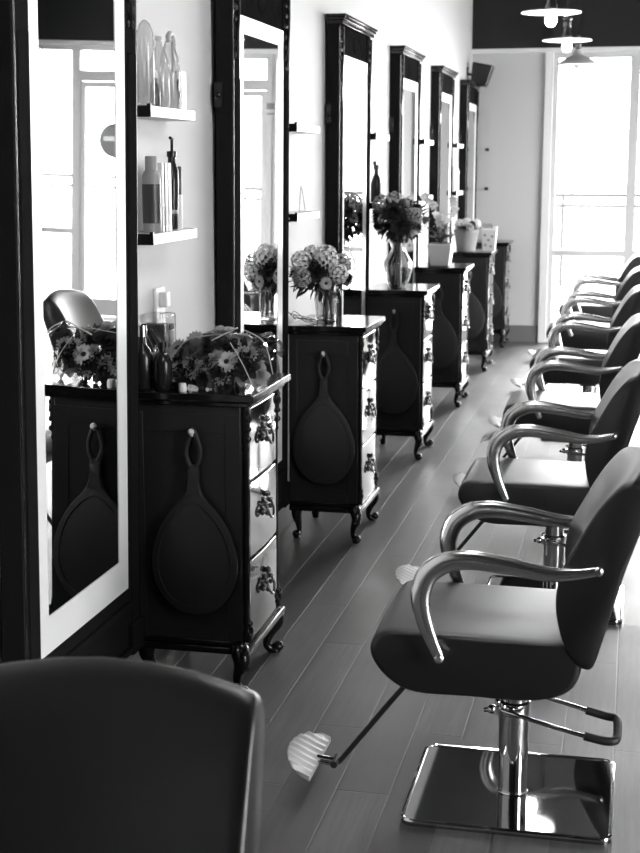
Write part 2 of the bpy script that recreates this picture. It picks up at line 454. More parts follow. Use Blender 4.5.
for i, y in enumerate(cab_y):
    c = pc if i == 0 else copy_tree(pc)
    c.location = (CABX, y, 0)
    if i:                                                  # the others are a little shallower
        c.scale = (.86, 1, 1)
        for ch in C.objects:
            if ch.parent == c and ch.name.startswith('hook'): ch.location.x = -.024
    tag(c, cab_lab[i], 'cabinet', 'black drawer cabinets along the left wall')
    h = ph_ if i == 0 else copy_tree(ph_)
    h.location = (CABX-.147, y-.010, 0)
    tag(h, hm_lab[i], 'hand mirror', 'hand mirrors hung on the cabinet sides')

# ------------------------------------------------------------ wall mirrors
MW = .83; MZ0, MZ1 = .17, 2.36; FD = .078         # frame depth from the wall
def make_mirror():
    t = thing('wall_mirror', '', 'mirror')
    st = .093; top = 2.20; bot = .385
    for y0 in (0, MW-st):
        b = B(); b.box(0, FD-.012, y0, y0+st, MZ0, MZ1-.02)
        b.box(0, FD-.006, y0+.022, y0+st-.010, MZ0+.05, 1.97)
        # stepped capital with carved beads
        b.box(0, FD+.006, y0, y0+st, MZ0, MZ0+.10)
        so = obj('stile', b, M['frame_black'], t, bevel=.004)
        b = B()
        for yy_ in ((y0+.005) if y0 == 0 else (y0+st-.005),): b.tube([(FD-.013, yy_, MZ0+.02), (FD-.013, yy_, 2.33)], .005, 10)
        obj('bead', b, M['lacquer'], so)
        b = B()
        for k in range(7):
            for dy in (.022, .042, .060): b.ball((FD-.011, y0+dy, 2.05+.042*k), .009, (.9, 1, 1.5), 8, 6)
        b.tube(spline([(FD-.008, y0+.042, 2.04), (FD-.002, y0+.028, 2.12), (FD-.004, y0+.056, 2.22), (FD-.000, y0+.042, 2.33)], 5), .007, 8)
        obj('capital', b, M['carved'], t)
    b = B(); b.box(0, FD-.02, st, MW-st, top, MZ1-.02)
    for k in range(12):
        y = st + .04 + (MW-2*st-.08)*k/11; b.ball((FD-.02, y, top+.075+.03*math.cos(k*PI/2)), .016, (.30, 1.2, 1.5), 10, 8)
    b.ball((FD-.02, MW/2, top+.075), .04, (.3, 1.3, 1.)); obj('frieze', b, M['frame_black'], t)
    b = B(); b.box(0, FD+.006, -.004, MW+.004, MZ1-.02, MZ1); b.box(0, FD+.016, -.010, MW+.010, MZ1, MZ1+.014); b.box(0, FD+.024, -.018, MW+.016, MZ1+.014, MZ1+.028)
    obj('cornice', b, M['lacquer'], t, bevel=.003)
    b = B(); b.box(0, FD-.012, st, MW-st, MZ0, bot); b.box(0, FD+.002, st, MW-st, MZ0+.15, MZ0+.175); b.box(0, FD+.004, st, MW-st, MZ0+.01, MZ0+.03); obj('bottom_rail', b, M['frame_black'], t, bevel=.003)
    # white sloped liner between frame and glass
    w = .062; b = B(); xo, xi = .066, .062
    o4 = [(st, bot), (MW-st, bot), (MW-st, top), (st, top)]; i4 = [(st+w, bot+w+.035), (MW-st-w, bot+w+.035), (MW-st-w, top-w), (st+w, top-w)]
    for k in range(4):
        a, c, d, e = o4[k], o4[(k+1) % 4], i4[(k+1) % 4], i4[k]
        b.quad((xo, *a), (xo, *c), (xi, *d), (xi, *e))
    bmesh.ops.remove_doubles(b.bm, verts=b.bm.verts[:], dist=1e-5)
    ex = bmesh.ops.extrude_face_region(b.bm, geom=b.bm.faces[:])
    for v in ex['geom']:
        if isinstance(v, bmesh.types.BMVert): v.co.x = .03
    o = obj('liner', b, M['liner'], t, sharp=5); o['label'] = 'white border strip'
    b = B(); b.box(.03, .060, st+w-.01, MW-st-w+.01, bot+w+.025, top-w+.01); obj('mirror_glass', b, M['mirror'], t)
    b = B(); b.box(.0, .03, -.016, 0, 1.86, 1.95); b.ball((.015, -.016, 1.905), .012); obj('bracket', b, M['black_plastic'], t)
    return t
mir_y = [3.14, 5.06, 7.00, 8.90, 10.70, 12.48]
mir_lab = ['tall black framed wall mirror nearest the camera, reflecting the glass door',
 'second tall black framed wall mirror, rising between the first two cabinets',
 'third tall black framed wall mirror, behind the straight glass vase',
 'fourth tall black framed wall mirror, behind the waisted glass vase',
 'fifth tall black framed wall mirror, behind the white orchid pot',
 'farthest tall black framed wall mirror, under the black speaker']
pm = make_mirror()
for i, y in enumerate(mir_y):
    m_ = pm if i == 0 else copy_tree(pm)
    m_.location = (WX, y, 0); m_.rotation_euler = (0, [.019, .009, .004, 0, 0, 0][i], 0); m_.scale = (1, [1.01, 1.03, 1.02, 1, 1, 1][i], 1)   # they lean a little off the wall
    tag(m_, mir_lab[i], 'mirror', 'tall framed mirrors along the left wall')

# ------------------------------------------------------------ shelves
def make_shelf():
    t = thing('wall_shelf', '', 'shelf')
    b = B(); b.box(0, .10, .004, .44, -.034, 0); obj('board', b, M['white_plastic'], t, bevel=.002)
    b = B(); b.box(0.012, .10, -.003, .004, -.034, -.0); b.box(.088, .10, -.003, .004, -.0, .006); obj('end_shade', b, M['black_plastic'], t)  # black cap puts the shade of the near end into colour
    return t
ps = make_shelf()
sh_y = [4.11, 6.0, 7.90, 9.76, 11.57]
where = ['first and second mirrors', 'second and third mirrors', 'third and fourth mirrors', 'fourth and fifth mirrors', 'last two mirrors']
first = True
for i, y in enumerate(sh_y):
    for lev, z in (('upper', 1.83), ('lower', 1.445)):
        s = ps if first else copy_tree(ps); first = False
        s.location = (WX, y, z); tag(s, '%s white shelf, shaded end coloured black, on the wall between the %s' % (lev, where[i]), 'shelf', 'small white wall shelves between the mirrors')

# ------------------------------------------------------------ styling chairs
def seat_loft(b, prof, secs, dx=None, dz=None):
    cx = sum(p[0] for p in prof)/len(prof); cz = sum(p[1] for p in prof)/len(prof)
    P = [(p.x, p.y) for p in closed_spline([(x, z) + (0,) for x, z in prof], 5)]
    rings = []
    for y, s in secs:
        ring = []
        for x, z in P:
            d = Vector((x-cx, z-cz)); L_ = d.length
            inset = (1-s)
            q = d.normalized()*max(L_-inset, .004)
            xx, zz = cx+q.x, cz+q.y
            if dx: xx += dx(y, zz, max(0., min(1., .5-(xx-(.155+(zz-.45)*.32))*12)))
            if dz: zz += dz(y, xx, zz)
            ring.append((xx, y, zz))
        rings.append(ring)
    b.rings(rings); return b
def make_chair():
    t = thing('styling_chair', '', 'chair')
    # base
    b = B(); w, d = .265, .245; r = .03; poly = []
    for sx, sy, a0 in ((1, 1, 0), (-1, 1, 90), (-1, -1, 180), (1, -1, 270)):
        for k in range(6):
            a = R(a0 + 90*k/5); poly.append((sx*(w-r) + math.cos(a)*r, sy*(d-r) + math.sin(a)*r))
    b.prism(poly, .0, .008, 'z')
    b.rings([[(x, y, .008) for x, y in poly], [(x*.975, y*.973, .013) for x, y in poly]])
    obj('base_plate', b, M['plate'], t, sharp=25)
    b = B(); P = [(x*.988, y*.987, .012) for x, y in poly]; P += [P[0], P[1]]; b.tube(P, .0055, 8); obj('base_rim', b, M['chrome'], t)
    b = B(); b.lathe([(.042, .012), (.040, .014), (.039, .016), (.039, .024), (.040, .23), (.042, .232), (.042, .262), (.034, .266), (.034, .350)], (0, 0, 0), 32)
    obj('column', b, M['chrome'], t)
    b = B(); b.box(-.12, .12, -.11, .11, .335, .352); b.box(-.05, .05, -.05, .05, .315, .336); obj('seat_plate', b, M['rubber'], t, bevel=.004)
    # pump lever
    b = B()
    b.tube(spline([(-.035, -.046, .252), (.02, -.062, .245), (.12, -.066, .222), (.20, -.066, .205)], 5), .0058, 10)
    b.tube(spline([(-.02, .046, .262), (.04, .062, .262), (.12, .066, .243), (.20, .066, .222)], 5), .0058, 10)
    b.cyl((-.042, -.055, .250), .012, .024, 12, 'y'); b.ball((-.055, -.046, .252), .013); b.ball((-.040, -.050, .275), .008)
    b.tube([(-.075, -.046, .248), (-.04, -.046, .252)], .006, 8)
    obj('pump_lever', b, M['chrome'], t)
    b = B(); b.tube(spline([(.185, -.066, .208), (.235, -.066, .199), (.262, -.058, .198), (.268, -.03, .200), (.268, .03, .210), (.262, .058, .213), (.235, .066, .214), (.185, .066, .226)], 5), .0115, 10)
    obj('lever_grip', b, M['rubber'], t)
    # footrest
    b = B(); b.tube(spline([(-.19, 0, .34), (-.26, 0, .315), (-.32, 0, .245), (-.40, 0, .14), (-.467, 0, .052), (-.480, 0, .045)], 5), .0075, 10)
    b.tube([(-.482, -.028, .046), (-.482, .028, .046)], .010, 10)
    obj('footrest_bar', b, M['rubber'], t)
    b = B(); n = 20
    tilt = R(24)
    def PT(u, v, h): # u outwards (towards -x), v along y, h normal
        return (-.525 - u*math.cos(tilt) - h*math.sin(tilt)*-1*0, v, .042 + u*math.sin(tilt) + h)
    rows = []
    NV = 90
    for k in range(NV+1):
        v = -.135 + .27*k/NV; q = math.sqrt(max(0., 1-(v/.137)**2)); u1 = .012 + .080*q
        hh = .010 + .0042*math.cos(2*PI*v/.034)
        rows.append([PT(0, v, 0), PT(u1, v, 0), PT(u1+.002, v, hh*.6), PT(u1-.004, v, hh), PT(.0, v, hh)])
    b.rings(rows)
    obj('footrest_pad', b, M['ribbed'], t, sharp=60)
    b = B(); b.tube([(-.482, 0, .046), (-.54, 0, .052)], .009, 10); b.tube([(-.49, -.02, .043), (-.54, -.02, .049)], .004, 8)
    obj('footrest_stem', b, M['chrome'], t)
    # seat cushion
    prof = [(-.300, .508), (-.15, .508), (.05, .506), (.15, .500), (.178, .455), (.150, .385), (.06, .353), (-.10, .350), (-.235, .352), (-.305, .385), (-.345, .440), (-.340, .485)]
    secs = [(-.236, .982), (-.2345, .989), (-.230, .995), (-.222, .999), (-.20, 1), (-.1, 1), (0, 1), (.1, 1), (.20, 1), (.222, .999), (.230, .995), (.2345, .989), (.236, .982)]
    b = seat_loft(B(), prof, secs, dz=lambda y, x, z: (-.010*(1-(y/.236)**2) if z > .47 else 0)*(-.6))
    obj('seat', b, M['leather'], t, sharp=50)
    # backrest
    prof = [(.105, .62), (.120, .53), (.150, .468), (.198, .447), (.224, .52), (.250, .63), (.274, .72), (.298, .80), (.316, .870), (.316, .920), (.288, .945), (.250, .935), (.212, .892), (.180, .84), (.145, .77), (.115, .70)]
    W = .240
    secs = [(-W, .986), (-W+.002, .992), (-W+.005, .996), (-W+.011, .9992), (-W+.03, 1), (-.14, 1), (-.07, 1), (0, 1), (.07, 1), (.14, 1), (W-.03, 1), (W-.011, .9992), (W-.005, .996), (W-.002, .992), (W, .986)]
    b = seat_loft(B(), prof, secs, dx=lambda y, z, fx: .045*(1-(y/W)**2)*fx, dz=lambda y, x, z: -.07*max(0, z-.5)*(y/W)**2)
    obj('backrest', b, M['leather'], t, sharp=50)
    # arms
    for s in (-1, 1):
        ctrl = [(-.168, .460), (-.186, .500), (-.203, .545), (-.214, .590), (-.214, .630), (-.197, .673), (-.155, .703), (-.095, .713), (-.010, .705), (.092, .690), (.150, .693), (.207, .704)]
        P = spline([(x, s*.262, z) for x, z in ctrl], 5)
        aa = [.013, .016, .020, .023, .0255, .027, .0265, .024, .022, .0185, .015, .012]
        rs = [aa[min(11, i//5)] + (aa[min(11, i//5+1)]-aa[min(11, i//5)])*(i % 5)/5 for i in range(len(P))]
        b = B(); b.tube(P, rs, 18, flat=.62, up=(0, 1, 0))
        b.ball((-.168, s*.262, .459), .0145, (1, .75, 1)); b.ball((.209, s*.262, .704), .0135, (1, .75, 1))
        a = obj('armrest', b, M['alu'], t, sharp=80)
        b = B()
        for x, z in ((-.168, .462), (.207, .704)):
            b.cyl((x, s*.262 + (s*.008 if s > 0 else s*.011), z), .007, .004, 14, 'y')
        obj('screw', b, M['chrome'], a)
    return t
ch_pos = [(3.53, -.262), (5.26, -.255), (7.00, -.250), (8.74, -.250), (10.40, -.253), (12.10, -.256)]
ch_lab = ['black leather styling chair with aluminium arms, whole in view at lower right',
 'black leather styling chair with aluminium arms, second in the row from the camera',
 'black leather styling chair with aluminium arms, third in the row counted from the camera',
 'black leather styling chair with aluminium arms, fourth in the row counted from the camera',
 'black leather styling chair with aluminium arms, fifth in the row, second from the far window',
 'black leather styling chair with aluminium arms, last in the row, nearest the far window']
pch = make_chair()
for i, (y, x) in enumerate(ch_pos):
    c = pch if i == 0 else copy_tree(pch)
    c.location = (x, y, 0); tag(c, ch_lab[i], 'chair', 'styling chairs in a row facing the mirrors')
c = copy_tree(pch); c.location = (-.705, 1.51, 0); c.rotation_euler = (0, 0, R(95))
for ch in [x for x in C.objects if x.parent == c and x.name.startswith('armrest')]:
    for g in [x for x in C.objects if x.parent == ch]: bpy.data.objects.remove(g)
    bpy.data.objects.remove(ch)
tag(c, 'black leather styling chair turned towards the camera, only its backrest in view at lower left', 'chair', 'styling chairs in a row facing the mirrors')

# ------------------------------------------------------------ pendant lamps
def make_pendant(lit):
    prof = [(.172, -.003), (.171, .003), (.10, .009), (.050, .016), (.036, .020), (.02, .024)] if lit else [(.165, -.045), (.166, -.040), (.14, -.012), (.09, .014), (.05, .032), (.036, .05), (.030, .075), (.012, .09)]
    t = thing('pendant_lamp', '', 'lamp')
    b = B(); b.lathe(prof, (0, 0, 0), 48)
    obj('shade', b, M['enamel'] if lit else M['pale_plastic'], t)  # unlit one is the same enamel, its shade put into a greyer colour
    b = B(); b.lathe([(.034, .016), (.036, .03), (.026, .05), (.022, .085), (.030, .09), (.030, .12), (.022, .13), (.035, .14), (.035, .15), (.012, .17), (.010, .175)], (0, 0, 0), 20)
    b.ball((0, 0, .185), .018); obj('socket', b, M['brass'], t)
    b = B(); b.tube([(0, 0, .18), (0, 0, CZ-2.52-.02)], .005, 8); b.cyl((0, 0, CZ-2.52-.025), .05, .025, 24); obj('cord', b, M['black_plastic'], t)
    b = B(); b.lathe([(.012, .02), (.018, .0), (.024, -.015), (.034, -.035), (.034, -.052), (.024, -.072), (.010, -.08)], (0, 0, 0), 20)
    obj('bulb', b, M['bulb'] if lit else M['bulb_off'], t)
    return t
pen_y = [8.4, 10.25, 12.1, 6.55, 4.7, 2.85]
pl = ['lit white disc pendant lamp hanging nearest of those in view, at the top edge',
 'lit white disc pendant lamp, middle of the three in view',
 'unlit white disc pendant lamp, farthest, in front of the window head',
 'lit white disc pendant lamp above the fourth chair gap, seen in the third mirror',
 'lit white disc pendant lamp hanging between the first two chairs, seen only in a mirror',
 'lit white disc pendant lamp hanging closest to the camera, out of direct view']
lit = make_pendant(True); un = make_pendant(False)
for i, y in enumerate(pen_y):
    p = un if i == 2 else (lit if i == 0 else copy_tree(lit))
    p.location = (-.52, y, 2.515); tag(p, pl[i], 'lamp', 'disc pendant lamps over the chairs')
    if i != 2:
        ld = bpy.data.lights.new('bulb_light', 'POINT'); ld.energy = 7; ld.shadow_soft_size = .045
        lo = bpy.data.objects.new('bulb_light', ld); C.objects.link(lo); lo.location = (-.52, y, 2.38)

# ------------------------------------------------------------ loudspeaker
t = thing('wall_speaker', 'small black loudspeaker bracketed high in the far left corner', 'speaker', (-1.56, 13.02, 2.47))
t.rotation_euler = (0, R(8), 0)
b = B(); b.rings([[(.07, -.09, -.10), (.21, -.075, -.09), (.21, .075, -.09), (.07, .09, -.10)], [(.06, -.11, .11), (.25, -.09, .10), (.25, .09, .10), (.06, .11, .11)]])
obj('cabinet', b, M['black_plastic'], t, bevel=.012)
b = B(); b.box(0, .02, -.03, .03, -.06, .06); b.tube([(.01, 0, 0), (.08, 0, 0)], .012, 8); obj('bracket', b, M['black_plastic'], t)
# the twin in the far right corner, seen in the nearest mirror
t = thing('wall_speaker', 'small black loudspeaker in the opposite far corner, seen in the nearest mirror', 'speaker', (3.08, 13.02, 2.52), PI)
b = B(); b.rings([[(.07, -.09, -.10), (.21, -.075, -.09), (.21, .075, -.09), (.07, .09, -.10)], [(.06, -.11, .11), (.25, -.09, .10), (.25, .09, .10), (.06, .11, .11)]])
obj('cabinet', b, M['black_plastic'], t, bevel=.012)
b = B(); b.box(0, .02, -.03, .03, -.06, .06); b.tube([(.01, 0, 0), (.08, 0, 0)], .012, 8); obj('bracket', b, M['black_plastic'], t)
for z, lab in ((1.80, 'upper dark wall hook on the far wall beside the last mirror'), (1.44, 'lower dark wall hook on the far wall beside the last mirror')):
    b = B(); b.box(-.018, .018, -.006, 0, -.014, .014); b.tube(spline([(0, -.005, 0), (0, -.03, -.006), (0, -.034, .016)], 4), .006, 8)
    o = obj('wall_hook', b, M['black_plastic'], loc=(-1.385, FY, z)); tag(o, lab, 'hook', 'wall hooks on the far wall')

# ------------------------------------------------------------ bottles and small things
def bottle(name, label, loc, prof, m, cap=None, cap_m=None, band=None, band_m=None, cat='bottle', group=None, rot=None, sc=(1, 1, 1)):
    t = thing(name, label, cat, loc, group=group)
    if rot: t.rotation_euler = rot
    b = B(); b.lathe(prof, (0, 0, 0), 24); o = obj('body', b, m, t, sharp=50); o.scale = sc
    if cap: b = B(); cap(b); obj('cap', b, cap_m, t)
    if band:
        b = B(); r, z0, z1 = band; b.lathe([(r, z0), (r, z1)], (0, 0, 0), 24, caps=False); o = obj('label_band', b, band_m, t); o.scale = sc
    return t
U = 1.830; Lz = 1.445; sx = WX + .055
bottle('squeeze_bottle', 'tall translucent bottle at the left end of the upper shelf by the nearest mirror', (sx+.0, 4.195, U),
    [(.024, 0), (.028, .006), (.028, .19), (.026, .22), (.017, .245), (.008, .255), (.004, .258)], M['milky'], group='bottles on the upper shelf')
bottle('spray_bottle', 'small dark bottle with narrow neck on the upper shelf, between the translucent ones', (sx+.01, 4.25, U),
    [(.015, 0), (.017, .004), (.017, .055), (.012, .07), (.007, .075), (.007, .09)], M['dark_plastic'],
    cap=lambda b: (b.cyl((0, 0, .088), .009, .022, 14), b.box(-.006, .006, -.02, .006, .104, .112)), cap_m=M['pale_plastic'], group='bottles on the upper shelf')
bottle('lotion_bottle', 'translucent bottle with a dark printed mark on the upper shelf', (sx, 4.325, U),
    [(.028, 0), (.033, .006), (.033, .10), (.03, .14), (.020, .175), (.010, .19), (.009, .21)], M['milky'],
    cap=lambda b: b.cyl((0, 0, .208), .012, .012, 14), cap_m=M['pale_plastic'], group='bottles on the upper shelf')
t = thing('water_mister', 'tall clear arched mister bottle towards the right of the upper shelf', 'bottle', (sx+.005, 4.41, U), group='bottles on the upper shelf')
b = B(); b.lathe([(.030, 0), (.034, .006), (.034, .12), (.030, .16), (.016, .20), (.010, .215)], (0, 0, 0), 24); obj('body', b, M['milky'], t)
b = B(); b.tube(spline([(0, -.0, .21), (0, -.004, .228), (0, .02, .238), (0, .042, .225), (0, .05, .19), (0, .05, .12)], 5), .009, 10); obj('handle', b, M['pale_plastic'], t)
b = B(); b.ball((.033, -.012, .075), .010, (.3, 1, 2)); b.ball((.033, .0, .045), .008, (.3, 1, 2)); obj('print', b, M['black_plastic'], t)
t = thing('product_box', 'white square product carton at the right end of the upper shelf', 'box', (sx+.005, 4.49, U), group='bottles on the upper shelf')
b = B(); b.box(-.022, .022, -.026, .026, 0, .125); obj('carton', b, M['white_plastic'], t, bevel=.004)
b = B(); b.box(.022, .0228, -.018, .018, .03, .06); obj('label', b, M['pale_plastic'], t)
# lower shelf
bottle('shampoo_bottle', 'tall grey bottle at the left end of the lower shelf by the nearest mirror', (sx+.015, 4.185, Lz),
    [(.026, 0), (.029, .005), (.029, .175), (.022, .19), (.019, .192), (.019, .232), (.017, .235)], M['grey_plastic'], band=(.0296, .03, .15), band_m=M['dark_plastic'], group='products on the lower shelf')
for k, (yy_, w_, m_, lab) in enumerate(((4.235, .016, M['white_plastic'], 'thin white carton beside the tall grey bottle on the lower shelf'),
    (4.268, .026, M['grey_plastic'], 'grey carton on the lower shelf, left one of the grey pair'),
    (4.302, .030, M['pale_plastic'], 'pale grey carton on the lower shelf, next to the black pump bottle'))):
    t = thing('product_carton', lab, 'box', (sx+.008, yy_, Lz), group='products on the lower shelf')
    b = B(); b.box(-.028, .028, -w_/2, w_/2, 0, .215); obj('carton', b, m_, t, bevel=.002)
    b = B(); b.box(.028, .0285, -w_*.3, w_*.3, .02, .08); obj('print', b, M['dark_plastic'], t)
t = thing('pump_bottle', 'black pump dispenser bottle leaning against the cartons on the lower shelf', 'bottle', (sx+.010, 4.385, Lz+.002), group='products on the lower shelf')
t.rotation_euler = (R(-4), 0, 0)
b = B(); b.lathe([(.020, .0), (.022, .004), (.024, .15), (.022, .19), (.013, .215), (.012, .235)], (0, 0, 0), 20); obj('body', b, M['black_plastic'], t)
b = B(); b.cyl((0, 0, .232), .016, .018, 16); b.tube([(0, 0, .25), (0, 0, .285)], .005, 8); b.tube([(0, .004, .288), (0, -.018, .292)], .005, 8); obj('pump', b, M['black_plastic'], t)
b = B(); b.lathe([(.0228, .05), (.0228, .075)], (0, 0, 0), 20, caps=False); obj('label_band', b, M['grey_plastic'], t)
bottle('small_bottle', 'short white bottle with a black top at the right end of the lower shelf', (sx+.012, 4.435, Lz),
    [(.018, 0), (.020, .004), (.020, .11), (.018, .115)], M['white_plastic'], cap=lambda b: b.lathe([(.0195, .113), (.0195, .20), (.017, .204)], (0, 0, 0), 18), cap_m=M['dark_plastic'], group='products on the lower shelf')
# single bottles on farther shelves
bottle('tall_bottle', 'dark spray bottle on the lower shelf between the third and fourth mirrors', (sx+.01, 8.10, Lz),
    [(.030, 0), (.033, .005), (.033, .10), (.022, .14), (.012, .16), (.010, .19)], M['black_plastic'],
    cap=lambda b: (b.cyl((0, 0, .185), .016, .03, 14), b.box(-.010, .010, -.055, .014, .212, .232)), cap_m=M['dark_plastic'])
b = B(); b.tube(spline([(0, -.06, 0), (0, -.045, .05), (0, -.02, .11), (0, .03, .045), (0, .06, 0.004)], 6), .0035, 8)
o = obj('wire_stand', b, M['white_plastic'], loc=(sx, 6.28, Lz+.004)); tag(o, 'thin white bent wire stand on the lower shelf between the second and third mirrors', 'stand')
for i, (y, z, h, r, m_, lab) in enumerate(((11.72, Lz, .20, .028, 'white_plastic', 'tall white bottle on the lower shelf between the last two mirrors'),
    (11.80, Lz, .15, .03, 'pale_plastic', 'squat pale bottle on the lower shelf between the last two mirrors'),
    (11.90, Lz, .24, .024, 'white_plastic', 'slim white bottle, right of the squat one, between the last two mirrors'))):
    bottle('hair_product', lab, (sx, y, z), [(r*.9, 0), (r, .004), (r, h*.7), (r*.5, h*.82), (r*.45, h)], M[m_], group='bottles between the last two mirrors')

CT = .9655
# wall socket above the nearest cabinet
t = thing('wall_socket', 'white double wall socket above the nearest cabinet with a charger plugged in', 'socket', (WX, 4.42, 1.19))
b = B(); b.box(0, .012, -.045, .045, -.065, .065); obj('plate', b, M['white_plastic'], t, bevel=.004)
b = B()
for z in (-.03, .03):
    for y in (-.012, .012): b.box(.012, .0125, y-.003, y+.003, z-.010, z+.010)
obj('slots', b, M['grey_plastic'], t)
b = B(); b.box(.013, .04, -.022, .018, .0, .05); obj('charger', b, M['white_plastic'], t, bevel=.004)
# things at the wall end of the nearest cabinet
bottle('glass_bottle', 'black glossy bottle at the wall end of the nearest cabinet, next to the mirror frame', (-1.482, 4.10, CT),
    [(.030, 0), (.034, .005), (.034, .10), (.025, .125), (.013, .14), (.012, .17)], M['black_plastic'], cap=lambda b: b.lathe([(.016, .165), (.016, .20), (.012, .204)], (0, 0, 0), 18), cap_m=M['chrome'], group='dark bottles on the nearest cabinet')
bottle('round_bottle', 'black round bottle with a domed shoulder, right of the taller one on the nearest cabinet', (-1.415, 4.095, CT),
    [(.026, 0), (.030, .005), (.030, .085), (.020, .11), (.010, .118), (.010, .135)], M['black_plastic'], cap=lambda b: b.cyl((0, 0, .13), .013, .02, 16), cap_m=M['black_plastic'], group='dark bottles on the nearest cabinet')
t = thing('hair_straightener', 'black and silver hair straightener leaning behind the bottles on the nearest cabinet', 'hair straightener', (-1.455, 4.19, CT))
b = B(); b.tube(spline([(0.02, 0, .008), (-.005, .004, .06), (-.02, .008, .12), (-.05, .012, .175)], 6), [.010]*7 + [.012]*6 + [.011]*6, 10, flat=.5); obj('arm', b, M['chrome'], t)
b = B(); b.tube(spline([(0.035, .02, .008), (.012, .022, .06), (-.002, .026, .12), (-.04, .026, .175)], 6), .011, 10, flat=.5); obj('arm', b, M['black_plastic'], t)
t = thing('clear_canister', 'clear lidded canister of dark items against the wall on the nearest cabinet', 'canister', (-1.500, 4.305, CT))
b = B(); b.box(-.050, .045, -.055, .055, 0, .215); obj('canister', b, M['vglass'], t, bevel=.008)
b = B(); b.box(-.042, .038, -.048, .000, .006, .185); obj('dark_pack', b, M['dark_plastic'], t, bevel=.004)
b = B(); b.box(-.042, .038, .004, .048, .006, .160); obj('label_pack', b, M['grey_plastic'], t, bevel=.004)
b = B(); b.box(-.043, .0385, .004, .0485, .160, .178); obj('pack_lid', b, M['black_plastic'], t)
b = B(); b.lathe([(.012, .0), (.013, .003), (.013, .020), (.010, .026)], (0, 0, 0), 16); o = obj('bottle_cap', b, M['white_plastic'], loc=(-1.345, 4.075, CT)); tag(o, 'small white cap at the front edge of the nearest cabinet top, below the bouquet', 'cap')

# ------------------------------------------------------------ flowers
def daisy_mesh(r=.035, n=16, mp='pet_mid'):
    b = B()
    for ring, (q, cup, nn) in enumerate(((1., .10, n), (.72, .45, n-3))):
        for k in range(nn):
            a = 2*PI*(k+.5*ring)/nn + random.uniform(-.06, .06)
            d = Vector((math.cos(a), math.sin(a), cup)); b.leaf((math.cos(a)*r*.15, math.sin(a)*r*.15, .002*ring), d, (0, 0, 1), r*q, r*.46, .05, 3)
    return b
def rose_mesh(r=.03):
    b = B()
    for ring in range(5):
        nn = 3 + ring
        for k in range(nn):
            a = 2*PI*(k/nn) + ring*.7; tilt = 1.5 - ring*.32
            d = Vector((math.cos(a)*math.cos(tilt), math.sin(a)*math.cos(tilt), math.sin(tilt)))
            b.leaf((math.cos(a)*r*.12*ring, math.sin(a)*r*.12*ring, -.004*ring), d, (-math.cos(a), -math.sin(a), .5), r*(.75+.1*ring), r*(.6+.14*ring), .35, 4)
    return b
def hydrangea_mesh(r=.05, n=60):
    b = B()
    for i in range(n):
        z = 1 - 1.7*(i+.5)/n; a = i*2.39996; q = math.sqrt(max(0, 1-z*z)); p = Vector((q*math.cos(a), q*math.sin(a), z))
        c = p*r*random.uniform(.9, 1.06); nrm = p
        u = nrm.orthogonal().normalized(); v = nrm.cross(u)
        a0 = random.uniform(0, PI)
        for k in range(4):
            d = u*math.cos(a0+k*PI/2) + v*math.sin(a0+k*PI/2) + nrm*.25
            b.leaf(c, d, nrm, r*.26, r*.24, .1, 2)
    return b
def new_mesh(name, b, m):
    bm = b.bm; me = bpy.data.meshes.new(name); bm.to_mesh(me); bm.free()
    for p in me.polygons: p.use_smooth = True
    me.materials.append(m); return me
FM = {'daisy_mid': new_mesh('daisy', daisy_mesh(.029, 15), M['pet_mid']), 'daisy_pale': new_mesh('daisy_pale', daisy_mesh(.031, 17), M['pet_pale']),
      'rose_dark': new_mesh('rose', rose_mesh(), M['pet_dark']), 'rose_mid': new_mesh('rose_mid', rose_mesh(.028), M['pet_mid']),
      'hyd_pale': new_mesh('hydrangea', hydrangea_mesh(), M['pet_pale']), 'hyd_mid': new_mesh('hydrangea_mid', hydrangea_mesh(.045), M['pet_mid']),
      'rose_white': new_mesh('rose_white', rose_mesh(.028), M['pet_white'])}
b = B(); b.ball((0, 0, .003), .009, (1, 1, .5), 10, 6); FM['eye'] = new_mesh('flower_eye', b, M['pet_dark'])
def bloom(kind, parent, p, nrm, s=1., name='blossom'):
    o = bpy.data.objects.new(name, FM[kind]); C.objects.link(o); o.parent = parent
    q = Vector(nrm).to_track_quat('Z', 'Y'); o.rotation_mode = 'QUATERNION'; o.rotation_quaternion = q; o.location = p; o.scale = (s,)*3
    if kind.startswith('daisy'):
        e = bpy.data.objects.new('flower_eye', FM['eye']); C.objects.link(e); e.parent = o
    return o
